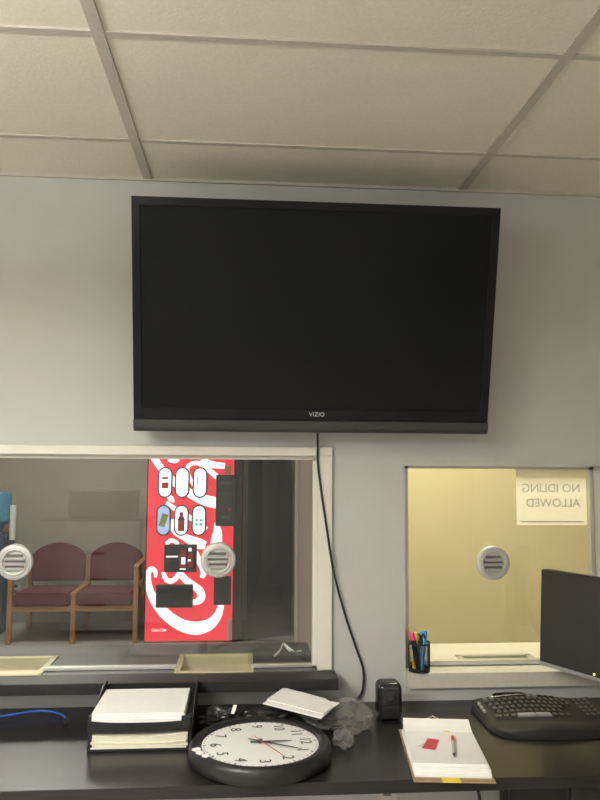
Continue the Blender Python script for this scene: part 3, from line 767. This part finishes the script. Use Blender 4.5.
for r, (yy, xs) in enumerate(((483, (165.3, 182.6, 200.6)), (521.5, (163.6, 181.6, 199.4)))):
    for c_, xx in enumerate(xs):
        fr = capsule(xx, yy, .067, .142, VY-.030, VY-.006).build('button_surround', M['vend_ring'], vm)
        f = capsule(xx, yy, .053, .128, VY-.036, VY-.028).build('selection_button', M['vend_blue'] if (r, c_) == (1, 0) else M['vend_button'], fr)
        X, Z = vx(xx, yy), vz(yy); yb = VY-.0375
        def pic(m, *bx):
            p_ = MB()
            for bb in bx: p_.box((X+bb[0], yb, Z+bb[1]), (X+bb[2], yb+.0014, Z+bb[3]), rot=(0, bb[4] if len(bb) > 4 else 0, 0))
            p_.build('product_picture', m, fr)
        if (r, c_) == (0, 0): pic(M['vend_pic_red'], (-.032, -.055, .032, 0), (-.028, .028, .028, .05))
        elif (r, c_) == (0, 2): pic(M['vend_pic_red'], (-.03, -.03, -.02, .05), (.01, .02, .03, .03), (-.005, -.04, .0, -.02))
        elif (r, c_) == (1, 0): pic(M['vend_pic_green'], (-.028, -.06, .028, .06, .3))
        elif (r, c_) == (1, 1): pic(M['vend_pic_red'], (-.030, -.10, .030, .0), (-.026, .015, .026, .035), (-.014, .035, .014, .075)); pic(M['vend_dark'], (-.033, .0, .033, .016), (-.022, .052, .022, .062))
        elif (r, c_) == (1, 2): pic(M['vend_pic_teal'], (-.035, -.01, -.005, .012), (.003, -.01, .035, .012), (-.035, -.05, -.006, -.025), (.002, -.05, .034, -.025))
def panel(name, x0, y0, x1, y1, m, d0=.024, d1=.0, par=None, bev=.004):
    return MB().box((vx(x0, (y0+y1)/2), VY-d0, vz(y1)), (vx(x1, (y0+y1)/2), VY-d1, vz(y0)), bev=bev).build(name, m, par or vm)
cpnl = panel('payment_panel', 216.5, 475, 236.5, 527.5, M['vend_dark'], .03, -.0)
panel('card_slot', 219, 493, 234, 495, M['vend_ring'], .034, .028, cpnl, .001)
panel('bill_light', 229.5, 509.5, 232, 512, M['red'], .034, .028, cpnl, .001)
panel('price_display', 221, 482, 233, 485, M['copier_dark'], .033, .028, cpnl, .001)
panel('coin_slot', 222, 517, 231, 520, M['copier_dark'], .033, .028, cpnl, .001)
panel('sticker', 225.5, 466, 232.5, 474, M['vend_orange'], .016, .01)
panel('coin_return', 214, 578, 231.5, 607, M['vend_dark'], .028, 0)
pos = panel('advert_poster', 164, 546, 197, 574, M['vend_dark'], .022, 0)
ad = MB()
for x0, y0, x1, y1 in ((180.5, 552, 186, 569), (188, 555, 193, 569)): ad.box((vx(x0, 560), VY-.0245, vz(y1)), (vx(x1, 560), VY-.0215, vz(y0)), bev=.001)
ad.build('bottle_print', M['vend_pic_red'], pos)
ad = MB()
for x0, y0, x1, y1 in ((166, 557.5, 178, 559), (181.5, 559, 185.5, 566), (188.5, 549.5, 191.5, 553), (180, 570.2, 186, 571.5), (188, 561, 191, 563)): ad.box((vx(x0, 560), VY-.0255, vz(y1)), (vx(x1, 560), VY-.0225, vz(y0)))
ad.build('poster_print', M['vend_white'], pos)
dp = panel('delivery_port', 156, 586, 193, 609, M['vend_body'], .045, 0, bev=.008)
panel('port_flap', 158.5, 590, 190.5, 607, M['blackgloss'], .049, .043, dp, .003)
panel('side_rail', 228, 622, 231.5, 642, M['alu'], .016, .0, bev=.002)

# ------------------------------------------------------------------ waiting room: linked seats
ws = thing('linked_seating', (-1.53, 4.4, 0), 'two linked burgundy waiting room seats with oak frame against the far wall', 'seating')
fx = (-2.085, -1.527, -.972); y0, y1 = 4.06, 4.72
for i, x in enumerate(fx):
    arm = i != 1; r = .022; zt_ = .67 if arm else .43
    MB().box((x-r, y0, 0), (x+r, y0+.045, zt_), bev=.006).build('leg', M['wood'], ws)
    MB().box((x-r, y1-.045, 0), (x+r, y1, .70), bev=.006).build('leg', M['wood'], ws)
    MB().box((x-r-.004, y0-.01, zt_), (x+r+.004, y1-.03, zt_+.025), bev=.006).build('armrest' if arm else 'side_rail', M['wood'], ws)
MB().box((fx[0], y0+.008, .285), (fx[2], y0+.036, .335), bev=.004).build('front_rail', M['wood'], ws)
MB().box((fx[0], y1-.04, .30), (fx[2], y1-.01, .345), bev=.004).build('rear_rail', M['wood'], ws)
for a, c_ in ((fx[0], fx[1]), (fx[1], fx[2])):
    a, c_ = a+.024, c_-.024
    MB().hexa([(a, y0-.01, .335), (c_, y0-.01, .335), (c_, y1-.09, .335), (a, y1-.09, .335), (a, y0-.01, .455), (c_, y0-.01, .455), (c_, y1-.09, .43), (a, y1-.09, .43)], bev=.022).build('seat', M['burgundy'], ws)
    n = 14; poly = [(a, .47), (c_, .47)]+[(c_-(c_-a)*k/n, .72+.12*math.sin(PI*k/n)**.7) for k in range(n+1)]
    MB().prism(poly, y1-.10, y1-.046, axis='y', bev=.012).build('backrest', M['burgundy'], ws)

# water cooler, outlet
wc = thing('water_cooler', (-2.50, 4.6, 0), 'dark water cooler with blue bottle at the left edge of the waiting room', 'water cooler')
MB().box((-2.56, 4.45, 0), (-2.272, 4.77, .93), bev=.015).build('body', M['cooler'], wc)
MB().lathe([(.001, .0), (.05, 0), (.05, .05), (.12, .11), (.128, .14), (.128, .21), (.122, .225), (.128, .24), (.128, .37), (.115, .40), (.001, .405)], (-2.40, 4.60, .93), seg=36).build('water_bottle', M['water'], wc)
MB().box((-2.46, 4.43, .62), (-2.44, 4.455, .66), bev=.003).box((-2.36, 4.43, .62), (-2.34, 4.455, .66), bev=.003).build('tap', M['outlet'], wc)
MB().lathe([(.001, 0), (.028, 0), (.032, .33), (.001, .335)], (-2.235, 4.55, .875), seg=20).build('cup_dispenser', M['cup_tube'], wc)
MB().box((-2.273, 4.53, .88), (-2.262, 4.57, .92)).build('dispenser_bracket', M['cooler'], wc)
wo = thing('wall_outlet', (-2.315, 4.99, .33), 'small pale wall outlet low between water cooler and seats', 'outlet')
MB().box((-2.36, 4.992, .27), (-2.27, 4.9995, .40), bev=.002).build('cover_plate', M['outlet'], wo)
MB().box((-2.335, 4.990, .345), (-2.295, 4.9925, .38)).box((-2.335, 4.990, .29), (-2.295, 4.9925, .325)).build('socket', M['slot'], wo)

# ------------------------------------------------------------------ office copier behind the viewer (mirrored in the left pane)
cpx = thing('copier', (-1.36, -4.6, 0), 'grey office copier with dark document feeder mirrored faintly in the left window', 'copier')
b = MB(); b.box((-1.72, -4.9, .04), (-1.0, -4.32, 1.06), bev=.015); b.box((-1.0, -4.85, .55), (-.7, -4.4, 1.0), bev=.02); b.build('body', M['copier'], cpx)
MB().box((-1.69, -4.88, 1.085), (-1.08, -4.34, 1.36), bev=.03).build('document_feeder', M['copier_dark'], cpx)
MB().box((-1.95, -4.8, 1.061), (-.9, -4.36, 1.084), bev=.005).build('scanner_bed', M['copier_dark'], cpx)
for k in range(3):
    d = MB().box((-1.69, -4.325, .10+k*.24), (-1.12, -4.305, .32+k*.24), bev=.006).build('paper_drawer', M['copier'], cpx)
    MB().box((-1.5, -4.308, .27+k*.24), (-1.3, -4.298, .295+k*.24)).build('handle', M['copier_dark'], d)

# ------------------------------------------------------------------ lamps
def area(name, loc, sx, sy, power, col, rot=(0, 0, 0)):
    l = bpy.data.lights.new(name, 'AREA'); l.shape = 'RECTANGLE'; l.size = sx; l.size_y = sy; l.energy = power; l.color = col
    o = bpy.data.objects.new(name, l); C.objects.link(o); o.location = loc; o.rotation_euler = rot; return o
def troffer(x0, y0, x1, y1, power, col, label):
    t = thing('ceiling_light', ((x0+x1)/2, (y0+y1)/2, ZC), label, 'ceiling light')
    f = MB()
    for a in ((x0, y0, x1, y0+.03), (x0, y1-.03, x1, y1), (x0, y0, x0+.03, y1), (x1-.03, y0, x1, y1)): f.box((a[0], a[1], ZC-.02), (a[2], a[3], ZC+.004))
    f.build('frame', M['lampframe'], t)
    MB().box((x0+.028, y0+.028, ZC-.012), (x1-.028, y1-.028, ZC-.002)).build('diffuser', M['lamp'], t)
    l = area('lamp', (0, 0, -.03), x1-x0-.08, y1-y0-.08, power, col); l.parent = t
def added_pendant(x, y, z, down, up, col, label):  # suspended lamps added out of view to brighten the office ceiling
    t = thing('added_pendant_light', (x, y, ZC), label, 'ceiling light')
    MB().box((x-.60, y-.14, z), (x+.60, y+.14, z+.05), bev=.01).build('housing', M['lampframe'], t)
    MB().box((x-.57, y-.11, z-.006), (x+.57, y+.11, z-.0005)).build('diffuser', M['lamp'], t)
    MB().box((x-.57, y-.11, z+.0505), (x+.57, y+.11, z+.056)).build('upper_diffuser', M['lamp'], t)
    for s_ in (-.45, .45): MB().tube([(x+s_, y, z+.05), (x+s_, y, ZC+.004)], .005, 8).build('hanger_rod', M['alu'], t)
    l = area('lamp', (0, 0, z-.02-ZC), 1.14, .22, down, col); l.parent = t
    l = area('uplight', (0, 0, z+.07-ZC), 1.14, .22, up, col, (PI, 0, 0)); l.parent = t
WARM = (.985, 1, 1)
added_pendant(-1.40, -2.15, 2.26, 62, 80, WARM, 'added unseen suspended light at the upper left behind the viewer')
added_pendant(-1.3, -4.9, 2.26, 60, 28, WARM, 'added unseen suspended light over the copier')
added_pendant(1.5, -4.6, 2.26, 10, 10, WARM, 'added unseen suspended light at the right rear of the office')
troffer(-2.3, 2.9, -1.1, 3.5, 40, (1, .94, .86), 'fluorescent ceiling panel in the waiting room')
troffer(.70, .45, 1.30, 1.05, 38, (1, .94, .78), 'fluorescent ceiling panel outside the right window')

# ------------------------------------------------------------------ world, camera, view
wd = bpy.data.worlds.new('World'); sc.world = wd; wd.use_nodes = True
wd.node_tree.nodes['Background'].inputs['Color'].default_value = (.05, .05, .05, 1)
wd.node_tree.nodes['Background'].inputs['Strength'].default_value = 1
cam = bpy.data.cameras.new('camera'); co = bpy.data.objects.new('camera', cam); C.objects.link(co)
cam.sensor_fit = 'VERTICAL'; cam.sensor_height = 24; cam.lens = 721.75/800*24; cam.clip_start = .05
yaw, pitch, roll = .07528, .08861, .006113
fw = Vector((math.sin(yaw)*math.cos(pitch), math.cos(yaw)*math.cos(pitch), math.sin(pitch)))
r0 = Vector((math.cos(yaw), -math.sin(yaw), 0)); u0 = r0.cross(fw)
r_ = r0*math.cos(roll)+u0*math.sin(roll); u_ = u0*math.cos(roll)-r0*math.sin(roll)
mw = Matrix((r_, u_, -fw)).transposed().to_4x4(); mw.translation = (0, -2.7063, 1.62)
co.matrix_world = mw
sc.camera = co
vs = sc.view_settings
vs.view_transform = 'Standard'; vs.look = 'None'; vs.exposure = 0; vs.gamma = 1; vs.use_curve_mapping = False
